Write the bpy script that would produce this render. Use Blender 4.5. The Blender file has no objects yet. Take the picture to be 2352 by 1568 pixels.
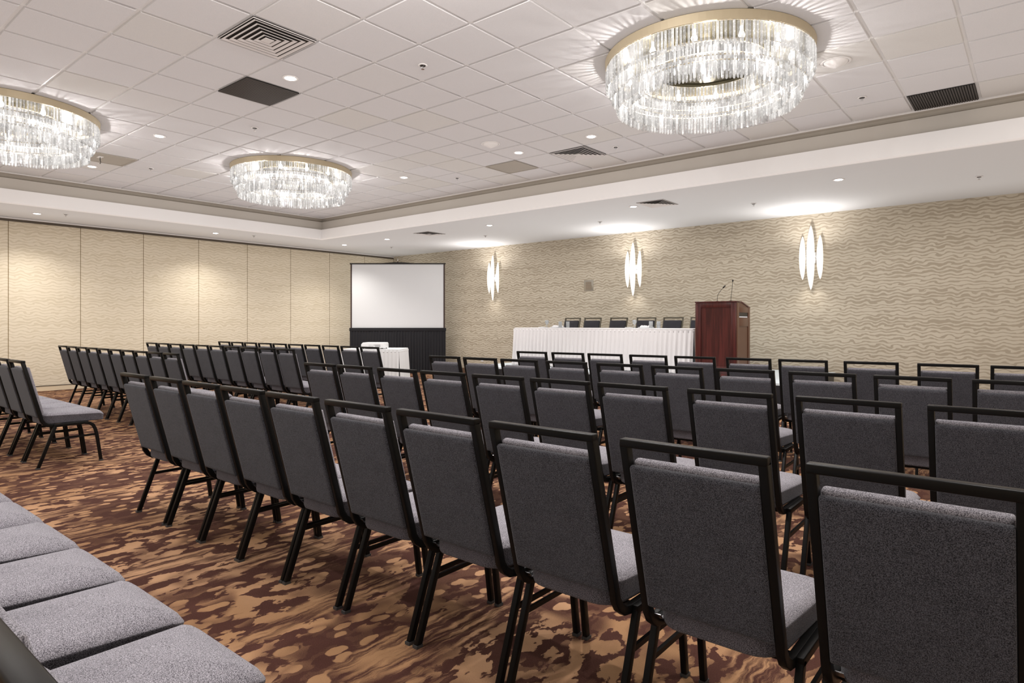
import bpy, bmesh, math, random
from math import sin, cos, pi, radians
from mathutils import Vector, Matrix
random.seed(7)
S = bpy.context.scene
COL = S.collection
CZ = 1.30            # camera height
HT = 3.72            # tiled tray ceiling
HS = 3.276           # lower soffit
XL, YB = -14.75, 12.35   # left wall, back wall planes
XR, YF = 2.2, -3.6
TX0, TX1, TY0, TY1 = -12.74, 1.3, -2.8, 8.55   # tray opening

# ------------------------------------------------------------------ materials
def newmat(name):
    m = bpy.data.materials.new(name); m.use_nodes = True
    nt = m.node_tree
    return m, nt, nt.nodes['Principled BSDF'], nt.nodes['Material Output']
def simple(name, col, rough=.5, metal=0., emis=None, es=0., spec=.5, sheen=0., bump=0., bscale=200.):
    m, nt, b, o = newmat(name)
    b.inputs['Base Color'].default_value = (*col, 1)
    b.inputs['Roughness'].default_value = rough
    b.inputs['Metallic'].default_value = metal
    b.inputs['Specular IOR Level'].default_value = spec
    if sheen: b.inputs['Sheen Weight'].default_value = sheen
    if emis:
        b.inputs['Emission Color'].default_value = (*emis, 1); b.inputs['Emission Strength'].default_value = es
    if bump:
        tc = nt.nodes.new('ShaderNodeTexCoord'); n = nt.nodes.new('ShaderNodeTexNoise'); bp = nt.nodes.new('ShaderNodeBump')
        n.inputs['Scale'].default_value = bscale; n.inputs['Detail'].default_value = 3
        bp.inputs['Strength'].default_value = bump; bp.inputs['Distance'].default_value = .004
        nt.links.new(tc.outputs['Object'], n.inputs['Vector']); nt.links.new(n.outputs['Fac'], bp.inputs['Height'])
        nt.links.new(bp.outputs['Normal'], b.inputs['Normal'])
    return m
class NB:
    """small helper for building node maths"""
    def __init__(s, nt): s.nt = nt
    def n(s, t, **kw):
        x = s.nt.nodes.new(t)
        for k, v in kw.items(): setattr(x, k, v)
        return x
    def link(s, a, b): s.nt.links.new(a, b)
    def math(s, op, a, b=None, c=None, clamp=False):
        x = s.n('ShaderNodeMath', operation=op); x.use_clamp = clamp
        for i, v in enumerate((a, b, c)):
            if v is None: continue
            if isinstance(v, (int, float)): x.inputs[i].default_value = v
            else: s.link(v, x.inputs[i])
        return x.outputs[0]
    def mapr(s, v, a, b, c=0., d=1., smooth=True):
        x = s.n('ShaderNodeMapRange'); x.interpolation_type = 'SMOOTHSTEP' if smooth else 'LINEAR'
        s.link(v, x.inputs['Value'])
        for k, q in (('From Min', a), ('From Max', b), ('To Min', c), ('To Max', d)): x.inputs[k].default_value = q
        return x.outputs['Result']
    def noise(s, vec, scale, detail=3, rough=.5, dist=0.):
        x = s.n('ShaderNodeTexNoise'); x.inputs['Scale'].default_value = scale; x.inputs['Detail'].default_value = detail
        x.inputs['Roughness'].default_value = rough; x.inputs['Distortion'].default_value = dist
        s.link(vec, x.inputs['Vector']); return x.outputs['Fac']
    def mapping(s, vec, scale=(1, 1, 1), rot=(0, 0, 0), loc=(0, 0, 0)):
        x = s.n('ShaderNodeMapping'); x.inputs['Scale'].default_value = scale; x.inputs['Rotation'].default_value = rot
        x.inputs['Location'].default_value = loc; s.link(vec, x.inputs['Vector']); return x.outputs['Vector']
    def mix(s, f, a, b):
        x = s.n('ShaderNodeMix', data_type='RGBA')
        if isinstance(f, (int, float)): x.inputs[0].default_value = f
        else: s.link(f, x.inputs[0])
        for i, v in ((6, a), (7, b)):
            if isinstance(v, tuple): x.inputs[i].default_value = (*v, 1)
            else: s.link(v, x.inputs[i])
        return x.outputs[2]

def wall_material(name, light, dark, axis, contrast=1., satin=.45):
    m, nt, b, o = newmat(name); q = NB(nt)
    tc = q.n('ShaderNodeTexCoord'); sep = q.n('ShaderNodeSeparateXYZ'); q.link(tc.outputs['Object'], sep.inputs[0])
    h = sep.outputs['X' if axis == 'x' else 'Y']; z = sep.outputs['Z']
    cmb = q.n('ShaderNodeCombineXYZ'); q.link(h, cmb.inputs[0]); q.link(z, cmb.inputs[1])
    v = cmb.outputs[0]
    n1 = q.noise(q.mapping(v, (2.2, 7., 1)), 1., 2)
    n2 = q.noise(q.mapping(v, (4.6, 12., 1), loc=(5, 3, 0)), 1., 2)
    ph = q.math('MULTIPLY', z, 2 * pi / .058)
    wv = q.math('SINE', q.math('ADD', q.math('MULTIPLY', h, 2 * pi / .235), q.math('MULTIPLY', n1, 5.)))
    ph = q.math('ADD', ph, q.math('MULTIPLY', wv, q.math('MULTIPLY', q.noise(q.mapping(v, (2.5, 5, 1), loc=(9, 1, 0)), 1., 1), 3.)))
    ph = q.math('ADD', ph, q.math('MULTIPLY', n2, 11.))
    sn = q.math('SINE', ph)
    s2 = q.math('SINE', q.math('ADD', q.math('MULTIPLY', ph, 2.13), q.math('MULTIPLY', n1, 9.)))
    val = q.math('ADD', sn, q.math('MULTIPLY', s2, .55))
    f = q.mapr(val, -.35, -.02)
    big = q.noise(v, .45, 2)
    fac = q.math('MULTIPLY', f, q.mapr(big, .2, .75, .75 * contrast, contrast))
    col = q.mix(fac, dark, light)
    q.link(col, b.inputs['Base Color'])
    q.link(q.mapr(f, 0, 1, .62, satin), b.inputs['Roughness'])
    b.inputs['Specular IOR Level'].default_value = .45
    return m

def carpet_material():
    m, nt, b, o = newmat('patterned_carpet'); q = NB(nt)
    tc = q.n('ShaderNodeTexCoord'); v = tc.outputs['Object']
    # leaf-like blots
    wob = q.n('ShaderNodeTexNoise'); wob.inputs['Scale'].default_value = 9; wob.inputs['Detail'].default_value = 4; q.link(v, wob.inputs['Vector'])
    vm = q.n('ShaderNodeVectorMath', operation='MULTIPLY_ADD'); q.link(wob.outputs['Color'], vm.inputs[0]); vm.inputs[1].default_value = (.07, .07, 0); q.link(v, vm.inputs[2])
    w = vm.outputs[0]
    r = q.mapping(w, (1, .55, 1), (0, 0, radians(35)))
    blob = q.noise(r, 12.5, 4, .5)
    vor = q.n('ShaderNodeTexVoronoi'); vor.feature = 'SMOOTH_F1'; vor.inputs['Scale'].default_value = 12.5; vor.inputs['Smoothness'].default_value = .2
    q.link(q.mapping(w, (1, .58, 1), (0, 0, radians(-28))), vor.inputs['Vector'])
    spots = q.mapr(vor.outputs['Distance'], .30, .35, 1, 0)
    area = q.mapr(q.noise(v, 2.1, 2), .42, .56)
    leaf = q.mapr(blob, .485, .515)
    pat = q.math('MAXIMUM', q.math('MULTIPLY', spots, area), q.math('MULTIPLY', leaf, q.math('SUBTRACT', 1.1, area), clamp=True), clamp=True)
    # brushed streaks
    st = q.noise(q.mapping(w, (10., .8, 1), (0, 0, radians(-14))), 2.6, 5, .62)
    stm = q.mapr(q.noise(q.mapping(v, (1.6, .6, 1), (0, 0, radians(-14)), (7, 2, 0)), 1.7, 2), .55, .63)
    streak = q.mapr(st, .42, .62)
    fac = q.math('ADD', q.math('MULTIPLY', pat, q.math('SUBTRACT', 1, stm)), q.math('MULTIPLY', streak, stm), clamp=True)
    fib = q.noise(v, 260, 2)
    fac = q.math('ADD', fac, q.math('MULTIPLY', q.math('SUBTRACT', fib, .5), .45), clamp=True)
    tan = q.mix(q.mapr(q.noise(v, 1.1, 2), .35, .65), (.38, .22, .125), (.285, .157, .080))
    col = q.mix(fac, (.052, .021, .016), tan)
    q.link(col, b.inputs['Base Color']); b.inputs['Roughness'].default_value = .95; b.inputs['Specular IOR Level'].default_value = .1
    bp = q.n('ShaderNodeBump'); bp.inputs['Strength'].default_value = .5; bp.inputs['Distance'].default_value = .004
    q.link(fib, bp.inputs['Height']); q.link(bp.outputs['Normal'], b.inputs['Normal'])
    return m

def fabric_material(name, c1, c2):
    m, nt, b, o = newmat(name); q = NB(nt)
    tc = q.n('ShaderNodeTexCoord'); v = tc.outputs['Object']
    a = q.noise(q.mapping(v, (1, 1, 1)), 420, 2, .6)
    c = q.noise(v, 9, 3)
    f = q.math('ADD', q.mapr(a, .34, .67), q.math('MULTIPLY', q.math('SUBTRACT', c, .5), .35), clamp=True)
    q.link(q.mix(f, c1, c2), b.inputs['Base Color'])
    b.inputs['Roughness'].default_value = .9; b.inputs['Specular IOR Level'].default_value = .2
    b.inputs['Sheen Weight'].default_value = .10; b.inputs['Sheen Roughness'].default_value = .5
    bp = q.n('ShaderNodeBump'); bp.inputs['Strength'].default_value = .7; bp.inputs['Distance'].default_value = .0018
    q.link(a, bp.inputs['Height']); q.link(bp.outputs['Normal'], b.inputs['Normal'])
    return m

def tile_material():
    m, nt, b, o = newmat('ceiling_tile'); q = NB(nt)
    tc = q.n('ShaderNodeTexCoord'); v = tc.outputs['Object']
    snap = q.n('ShaderNodeVectorMath', operation='SNAP'); q.link(q.mapping(v, loc=(4.756, -2.565, 0)), snap.inputs[0]); snap.inputs[1].default_value = (.6116, .595, 10)
    wn = q.n('ShaderNodeTexWhiteNoise', noise_dimensions='2D'); q.link(snap.outputs[0], wn.inputs['Vector'])
    f = q.mapr(wn.outputs['Value'], .78, 1., 0, .42)
    col = q.mix(f, (.63, .61, .61), (.60, .57, .51))
    fine = q.noise(v, 160, 3)
    col2 = q.mix(q.mapr(fine, .35, .65, 0, .10), col, (.35, .33, .32))
    q.link(col2, b.inputs['Base Color']); b.inputs['Roughness'].default_value = .9; b.inputs['Specular IOR Level'].default_value = .15
    bp = q.n('ShaderNodeBump'); bp.inputs['Strength'].default_value = .25; bp.inputs['Distance'].default_value = .003
    q.link(fine, bp.inputs['Height']); q.link(bp.outputs['Normal'], b.inputs['Normal'])
    return m

def wood_material():
    m, nt, b, o = newmat('mahogany'); q = NB(nt)
    tc = q.n('ShaderNodeTexCoord'); v = tc.outputs['Object']
    n = q.noise(q.mapping(v, (14, 14, .9)), 2., 5, .6)
    col = q.mix(q.mapr(n, .3, .7), (.030, .0065, .0065), (.075, .015, .013))
    q.link(col, b.inputs['Base Color']); b.inputs['Roughness'].default_value = .3
    return m

def crystal_material():
    m, nt, b, o = newmat('cut_crystal_added_glow'); q = NB(nt)
    tc = q.n('ShaderNodeTexCoord'); 
    geo = q.n('ShaderNodeNewGeometry'); oi = q.n('ShaderNodeObjectInfo')
    rnd = q.math('FRACT', q.math('ADD', geo.outputs['Random Per Island'], oi.outputs['Random']))
    sep = q.n('ShaderNodeSeparateXYZ'); q.link(geo.outputs['Position'], sep.inputs[0])
    sp = q.noise(geo.outputs['Position'], 42, 3, .7)
    tr = q.n('ShaderNodeBsdfTransparent'); tr.inputs[0].default_value = (.97, .97, .97, 1)
    gl = q.n('ShaderNodeBsdfGlossy'); gl.inputs['Roughness'].default_value = .12; gl.inputs[0].default_value = (.55, .55, .55, 1)
    tl = q.n('ShaderNodeBsdfTranslucent'); tl.inputs[0].default_value = (.12, .12, .12, 1)
    df = q.n('ShaderNodeBsdfDiffuse'); df.inputs[0].default_value = (.14, .14, .14, 1)
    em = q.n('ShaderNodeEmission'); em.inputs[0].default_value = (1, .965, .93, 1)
    q.link(q.math('ADD', q.math('ADD', q.math('MULTIPLY', q.mapr(sp, .5, .70), .5), .08), q.math('MULTIPLY', rnd, .5)), em.inputs['Strength'])  # painted glow: emission stands in for bulb light and sparkle in the glass
    m1 = q.n('ShaderNodeMixShader'); m1.inputs[0].default_value = .5; q.link(tl.outputs[0], m1.inputs[1]); q.link(df.outputs[0], m1.inputs[2])
    m2 = q.n('ShaderNodeMixShader'); m2.inputs[0].default_value = .45; q.link(m1.outputs[0], m2.inputs[1]); q.link(gl.outputs[0], m2.inputs[2])
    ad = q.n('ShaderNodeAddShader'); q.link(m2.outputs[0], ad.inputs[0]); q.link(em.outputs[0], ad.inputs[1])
    m3 = q.n('ShaderNodeMixShader'); q.link(q.mapr(rnd, 0, 1, .40, .85), m3.inputs[0]); q.link(tr.outputs[0], m3.inputs[1]); q.link(ad.outputs[0], m3.inputs[2])
    q.link(m3.outputs[0], o.inputs['Surface'])
    return m

def glass_material():
    m, nt, b, o = newmat('clear_glass'); q = NB(nt)
    tr = q.n('ShaderNodeBsdfTransparent'); tr.inputs[0].default_value = (.93, .96, .97, 1)
    gl = q.n('ShaderNodeBsdfGlossy'); gl.inputs['Roughness'].default_value = .05
    fr = q.n('ShaderNodeFresnel'); fr.inputs[0].default_value = 1.6
    mx = q.n('ShaderNodeMixShader'); q.link(q.math('ADD', fr.outputs[0], .14), mx.inputs[0]); q.link(tr.outputs[0], mx.inputs[1]); q.link(gl.outputs[0], mx.inputs[2])
    df = q.n('ShaderNodeBsdfDiffuse'); df.inputs[0].default_value = (.85, .9, .92, 1)
    m2 = q.n('ShaderNodeMixShader'); m2.inputs[0].default_value = .30; q.link(mx.outputs[0], m2.inputs[1]); q.link(df.outputs[0], m2.inputs[2])
    q.link(m2.outputs[0], o.inputs['Surface']); return m

def sconce_material():
    m, nt, b, o = newmat('frosted_glass_lit'); q = NB(nt)
    tc = q.n('ShaderNodeTexCoord'); sep = q.n('ShaderNodeSeparateXYZ'); q.link(tc.outputs['Object'], sep.inputs[0])
    az = q.math('ABSOLUTE', sep.outputs['Z'])
    b.inputs['Base Color'].default_value = (.72, .70, .66, 1); b.inputs['Roughness'].default_value = .35
    b.inputs['Emission Color'].default_value = (1, .96, .90, 1)
    q.link(q.mapr(az, .10, .55, .82, .34), b.inputs['Emission Strength'])
    return m

M = {
 'wall_left': wall_material('satin_wallcovering_panel', (.67, .59, .465), (.565, .485, .36), 'y', .95, .42),
 'wall_back': wall_material('satin_wallcovering', (.52, .46, .365), (.355, .30, .225), 'x', 1., .45),
 'plain_tan': simple('tan_wall', (.52, .42, .29), .7),
 'carpet': carpet_material(), 'tile': tile_material(),
 'tbar': simple('ceiling_grid_metal', (.74, .72, .70), .5),
 'white_paint': simple('white_paint', (.74, .71, .69), .6),
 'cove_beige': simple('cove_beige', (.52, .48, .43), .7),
 'cove_white': simple('cove_white', (.90, .88, .87), .55),
 'soffit': simple('soffit_paint', (.62, .615, .615), .75),
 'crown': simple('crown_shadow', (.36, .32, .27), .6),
 'base_cream': simple('cream_baseboard', (.66, .54, .38), .6),
 'base_brown': simple('brown_baseboard', (.13, .075, .045), .6),
 'track': simple('partition_track', (.13, .11, .09), .4, .6),
 'seam': simple('panel_edge_trim', (.50, .38, .22), .5),
 'frame': simple('black_powder_coat', (.0045, .0043, .0042), .36, 0., spec=.16),
 'frame2': simple('bronze_frame', (.11, .10, .075), .35, .6),
 'fabric': fabric_material('charcoal_weave', (.060, .055, .064), (.33, .31, .335)),
 'fabric_back_shade': fabric_material('charcoal_weave_back_shade', (.0075, .0073, .0092), (.070, .068, .078)),  # same weave as the seat, dimmer light on the backs put into its colour
 'fabric_side_shade': fabric_material('charcoal_weave_side_shade', (.020, .018, .022), (.14, .13, .145)),  # same weave again, darkened to paint the shade on the seat sides
 'glide': simple('nylon_glide', (.04, .04, .04), .4),
 'steel': simple('bright_steel', (.75, .75, .77), .22, 1.),
 'brass': simple('satin_brass', (.50, .42, .29), .5, .3),
 'dark_brass': simple('dark_brass', (.10, .085, .05), .3, .8),
 'crystal': crystal_material(),
 'bulb': simple('lit_bulb', (1, 1, 1), .3, emis=(1, .95, .88), es=3.5),
 'lens': simple('lit_lens', (1, 1, 1), .3, emis=(1, .96, .92), es=14.),
 'vent_white': simple('vent_white', (.62, .58, .56), .45),
 'vent_dark': simple('vent_dark', (.015, .013, .012), .6),
 'grille': simple('grille_dark_mesh', (.055, .048, .045), .5, .2),
 'grille_gap': simple('grille_gap', (.008, .008, .008), .8),
 'grille_beige': simple('grille_beige', (.36, .325, .28), .55),
 'linen': simple('white_linen', (.60, .575, .575), .85, sheen=.2),
 'linen_cool': simple('projector_table_linen', (.66, .66, .66), .85, sheen=.2),
 'drape': simple('black_drape', (.010, .010, .013), .8, sheen=.05),
 'screen': simple('projection_surface', (.62, .62, .63), .9),
 'black': simple('black_plastic', (.012, .011, .011), .4),
 'screen_edge': simple('screen_edge_brown', (.035, .018, .016), .5),
 'wood': wood_material(),
 'wood_side': simple('brown_wood_side', (.085, .036, .020), .35),
 'white_plastic': simple('white_plastic', (.80, .80, .80), .35),
 'grey_plastic': simple('grey_plastic', (.22, .225, .23), .5),
 'stage_top': simple('stage_deck', (.55, .60, .62), .6),
 'porcelain': simple('porcelain', (.85, .87, .88), .2),
 'glass': glass_material(), 'sconce': sconce_material(),
 'paper': simple('white_paper', (.85, .85, .9), .6),
 'taupe': simple('taupe_louvre', (.30, .24, .18), .5, .3),
}

# ------------------------------------------------------------------ mesh helpers
class MB:
    def __init__(s): s.v = []; s.f = []
    def add(s, vs, fs):
        o = len(s.v); s.v += [tuple(v) for v in vs]; s.f += [tuple(i + o for i in f) for f in fs]; return s
    def box(s, x0, x1, y0, y1, z0, z1, T=None):
        vs = [Vector((x, y, z)) for z in (z0, z1) for y in (y0, y1) for x in (x0, x1)]
        if T: vs = [T(v) for v in vs]
        return s.add(vs, [(0, 2, 3, 1), (4, 5, 7, 6), (0, 1, 5, 4), (2, 6, 7, 3), (0, 4, 6, 2), (1, 3, 7, 5)])
    def sweep_yz(s, pts, xc, w, t):
        """rectangular tube following (y,z) points in the plane x=xc"""
        n = len(pts); rings = []
        for i in range(n):
            a = Vector(pts[max(i - 1, 0)]); b = Vector(pts[min(i + 1, n - 1)]); d = (b - a).normalized()
            k = 1.
            if 0 < i < n - 1:
                d1 = (Vector(pts[i]) - a).normalized(); c = d1.dot(d); k = 1 / max(c, .6)
            nn = Vector((-d.y, d.x)) * t / 2 * k; p = Vector(pts[i])
            rings.append([(xc - w / 2, p.x + nn.x, p.y + nn.y), (xc + w / 2, p.x + nn.x, p.y + nn.y),
                          (xc + w / 2, p.x - nn.x, p.y - nn.y), (xc - w / 2, p.x - nn.x, p.y - nn.y)])
        vs = [v for r in rings for v in r]; fs = []
        for i in range(n - 1):
            for j in range(4):
                a = i * 4 + j; b = i * 4 + (j + 1) % 4; fs.append((a, b, b + 4, a + 4))
        fs += [(3, 2, 1, 0), tuple((n - 1) * 4 + j for j in range(4))]
        return s.add(vs, fs)
    def cyl(s, c, r, z0, z1, n=24, r2=None, cap=True):
        r2 = r if r2 is None else r2
        vs = [(c[0] + r * cos(2 * pi * i / n), c[1] + r * sin(2 * pi * i / n), z0) for i in range(n)] + \
             [(c[0] + r2 * cos(2 * pi * i / n), c[1] + r2 * sin(2 * pi * i / n), z1) for i in range(n)]
        fs = [(i, (i + 1) % n, n + (i + 1) % n, n + i) for i in range(n)]
        if cap: fs += [tuple(range(n - 1, -1, -1)), tuple(range(n, 2 * n))]
        return s.add(vs, fs)
    def lathe(s, prof, c=(0, 0), n=32, closed=False):
        vs = []; fs = []; m = len(prof)
        for (r, z) in prof: vs += [(c[0] + r * cos(2 * pi * i / n), c[1] + r * sin(2 * pi * i / n), z) for i in range(n)]
        for k in range(m if closed else m - 1):
            for i in range(n):
                a = k * n + i; b = k * n + (i + 1) % n; k2 = (k + 1) % m
                fs.append((a, b, k2 * n + (i + 1) % n, k2 * n + i))
        return s.add(vs, fs)
    def tube(s, pts, r, n=8):
        pts = [Vector(p) for p in pts]; vs = []; fs = []
        for i, p in enumerate(pts):
            d = (pts[min(i + 1, len(pts) - 1)] - pts[max(i - 1, 0)]).normalized()
            a = d.orthogonal().normalized(); b = d.cross(a)
            rr = r[i] if isinstance(r, (list, tuple)) else r
            vs += [p + a * rr * cos(2 * pi * k / n) + b * rr * sin(2 * pi * k / n) for k in range(n)]
        for i in range(len(pts) - 1):
            for k in range(n):
                fs.append((i * n + k, i * n + (k + 1) % n, (i + 1) * n + (k + 1) % n, (i + 1) * n + k))
        fs += [tuple(range(n - 1, -1, -1)), tuple((len(pts) - 1) * n + k for k in range(n))]
        return s.add(vs, fs)
    def build(s, name, mat, parent=None, smooth=False, bevel=0., loc=None, segs=2):
        me = bpy.data.meshes.new(name); me.from_pydata(s.v, [], s.f)
        bm = bmesh.new(); bm.from_mesh(me); bmesh.ops.recalc_face_normals(bm, faces=bm.faces)
        if bevel:
            es = [e for e in bm.edges if len(e.link_faces) == 2 and e.calc_face_angle(0) > radians(35)]
            bmesh.ops.bevel(bm, geom=es, offset=bevel, segments=segs, affect='EDGES', profile=.5, clamp_overlap=True)
        for f in bm.faces: f.smooth = smooth or bool(bevel)
        if not smooth or bevel:
            for e in bm.edges:
                if len(e.link_faces) == 2 and e.calc_face_angle(0) > radians(50): e.smooth = False
        bm.to_mesh(me); bm.free()
        me.materials.append(mat)
        o = bpy.data.objects.new(name, me); COL.objects.link(o)
        if parent: o.parent = parent
        if loc: o.location = loc
        return o
def tag(o, label=None, cat=None, group=None, kind=None):
    if label: o['label'] = label
    if cat: o['category'] = cat
    if group: o['group'] = group
    if kind: o['kind'] = kind
    return o
def empty(name, loc=(0, 0, 0), rz=0.):
    o = bpy.data.objects.new(name, None); COL.objects.link(o); o.location = loc; o.rotation_euler = (0, 0, rz)
    o.empty_display_size = .1; return o
def copy_tree(o, parent=None):
    c = o.copy(); COL.objects.link(c)
    if parent: c.parent = parent
    for ch in [q for q in CH.get(o.name, [])]: copy_tree(ch, c)
    return c
CH = {}
def index_children(root):
    for o in list(COL.objects):
        if o.parent: CH.setdefault(o.parent.name, []); 
    for o in list(COL.objects):
        if o.parent and o not in CH[o.parent.name]: CH[o.parent.name].append(o)
def rbox(mb, x0, x1, s0, s1, n0, n1, r, T, nx=10, puff=0.):
    """soft cushion: rounded box in (x, s, n) mapped with T; n is thickness direction"""
    levels = []
    cx, cs = (x0 + x1) / 2, (s0 + s1) / 2; hx, hs = (x1 - x0) / 2, (s1 - s0) / 2
    def outline(ins):
        pts = []; rr = max(r - ins, .004); seg = 4
        for (sx, sy) in ((1, 1), (-1, 1), (-1, -1), (1, -1)):
            ccx = cx + sx * (hx - ins - rr); ccy = cs + sy * (hs - ins - rr)
            a0 = {(1, 1): 0, (-1, 1): 90, (-1, -1): 180, (1, -1): 270}[(sx, sy)]
            for k in range(seg + 1):
                a = radians(a0 + 90 * k / seg); pts.append((ccx + rr * cos(a), ccy + rr * sin(a)))
        return pts
    d = n1 - n0; e = min(.012, d * .35)
    prof = [(.05, n0 - puff), (.02, n0 - puff * .6), (e * .8, n0), (e * .25, n0 + e * .35), (0, n0 + e), (0, n1 - e), (e * .25, n1 - e * .35), (e * .8, n1), (.02, n1 + puff * .6), (.05, n1 + puff)]
    vs = []; m = None
    for ins, nn in prof:
        p = outline(ins); m = len(p); vs += [T(Vector((a, b, nn))) for a, b in p]
    fs = []
    for k in range(len(prof) - 1):
        for i in range(m): fs.append((k * m + i, k * m + (i + 1) % m, (k + 1) * m + (i + 1) % m, (k + 1) * m + i))
    vs += [T(Vector((cx, cs, n0 - puff))), T(Vector((cx, cs, n1 + puff)))]
    b = len(vs) - 2; L = (len(prof) - 1) * m
    for i in range(m): fs.append((i, b, (i + 1) % m)); fs.append((L + i, L + (i + 1) % m, b + 1))
    mb.add(vs, fs); return mb

# ------------------------------------------------------------------ room shell
def struct(o): o['kind'] = 'structure'; return o
struct(MB().box(XL - .1, XR + .1, YF - .1, YB + .1, -.1, 0).build('floor', M['carpet']))
struct(MB().box(XL - .1, XR + .1, YB, YB + .15, 0, HS + .8).build('wall_back', M['wall_back']))
struct(MB().box(XR, XR + .15, YF, YB, 0, HS + .8).build('wall_right', M['plain_tan']))
struct(MB().box(XL, XR, YF - .15, YF, 0, HS + .8).build('wall_front', M['plain_tan']))
# left wall: movable partition of upright panels
wl = struct(MB().box(XL - .15, XL - .02, YF, YB, 0, HS + .8).build('wall_left', M['seam']))
seams = [3.176 + 1.1605 * k for k in range(-6, 9)]
for k, y0 in enumerate(seams):
    y1 = min(y0 + 1.1605, YB); y0 = max(y0, YF)
    if y1 - y0 < .05: continue
    MB().box(XL - .02, XL, y0 + .006, y1 - .006, .10, HS - .075).build('partition_panel', M['wall_left'], wl)
t = struct(MB().box(XL - .02, XL + .03, YF, YB, HS - .03, HS - .004).build('trim_1', M['white_paint']))
t = struct(MB().box(XL - .02, XL + .012, YF, YB, HS - .075, HS - .03).build('trim_2', M['track']))
struct(MB().box(XL - .02, XL + .012, YF, YB, .0, .088).build('baseboard_left', M['base_cream']))
struct(MB().box(XL - .01, XL + .016, YF, YB, .088, .102).build('trim_3', M['track']))
struct(MB().box(XL, XR, YB - .012, YB, 0, .11).build('baseboard_back', M['base_brown']))

# ceiling: tegular tiles dropped in a metal grid
GX, GY, TXs, TYs = -4.756, 2.565, .6116, .595
mt = MB()
i0, i1 = math.floor((TX0 - GX) / TXs), math.ceil((TX1 - GX) / TXs)
j0, j1 = math.floor((TY0 - GY) / TYs), math.ceil((TY1 - GY) / TYs)
cells = []
for i in range(i0, i1):
    for j in range(j0, j1):
        x0, x1 = max(GX + i * TXs, TX0), min(GX + (i + 1) * TXs, TX1)
        y0, y1 = max(GY + j * TYs, TY0), min(GY + (j + 1) * TYs, TY1)
        if x1 - x0 < .04 or y1 - y0 < .04: continue
        g = .0135; b = .005
        vs = [(x0 + g, y0 + g, HT + .017), (x1 - g, y0 + g, HT + .017), (x1 - g, y1 - g, HT + .012), (x0 + g, y1 - g, HT + .017),
              (x0 + g + b, y0 + g + b, HT), (x1 - g - b, y0 + g + b, HT), (x1 - g - b, y1 - g - b, HT), (x0 + g + b, y1 - g - b, HT)]
        mt.add(vs, [(4, 5, 6, 7), (0, 1, 5, 4), (1, 2, 6, 5), (2, 3, 7, 6), (3, 0, 4, 7)])
ceil = struct(mt.build('ceiling', M['tile']))
MB().box(TX0 - .1, TX1 + .1, TY0 - .1, TY1 + .1, HT + .015, HT + .05).build('ceiling_grid', M['tbar'], ceil)

def ring(name, mat, prof, parent=None):
    """sweep a (offset outward from tray edge, z) profile around the tray opening with mitred corners"""
    vs = []; fs = []; m = len(prof)
    for (d, z) in prof: vs += [(TX0 - d, TY0 - d, z), (TX1 + d, TY0 - d, z), (TX1 + d, TY1 + d, z), (TX0 - d, TY1 + d, z)]
    for k in range(m - 1):
        for i in range(4): fs.append((k * 4 + i, k * 4 + (i + 1) % 4, (k + 1) * 4 + (i + 1) % 4, (k + 1) * 4 + i))
    return MB().add(vs, fs).build(name, mat, parent)
struct(ring('trim_4', M['white_paint'], [(-.012, HT + .012), (-.012, HT - .006), (0, HT - .012)]))
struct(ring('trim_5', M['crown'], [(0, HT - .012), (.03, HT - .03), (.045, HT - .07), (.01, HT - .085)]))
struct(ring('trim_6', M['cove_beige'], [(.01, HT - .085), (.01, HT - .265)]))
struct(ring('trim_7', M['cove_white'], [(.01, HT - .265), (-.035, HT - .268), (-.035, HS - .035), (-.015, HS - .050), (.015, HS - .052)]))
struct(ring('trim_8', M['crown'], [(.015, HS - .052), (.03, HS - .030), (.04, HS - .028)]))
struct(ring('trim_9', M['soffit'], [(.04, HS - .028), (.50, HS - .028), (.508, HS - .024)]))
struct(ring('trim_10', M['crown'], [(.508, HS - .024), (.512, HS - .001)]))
# soffit plane as four flat boxes
sf = MB(); o_ = .30
sf.box(XL - .02, TX0 - o_, YF, YB, HS, HS + .06); sf.box(TX1 + o_, XR, YF, YB, HS, HS + .06)
sf.box(TX0 - o_, TX1 + o_, TY1 + o_, YB, HS, HS + .06); sf.box(TX0 - o_, TX1 + o_, YF, TY0 - o_, HS, HS + .06)
struct(sf.build('ceiling', M['soffit']))

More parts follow.
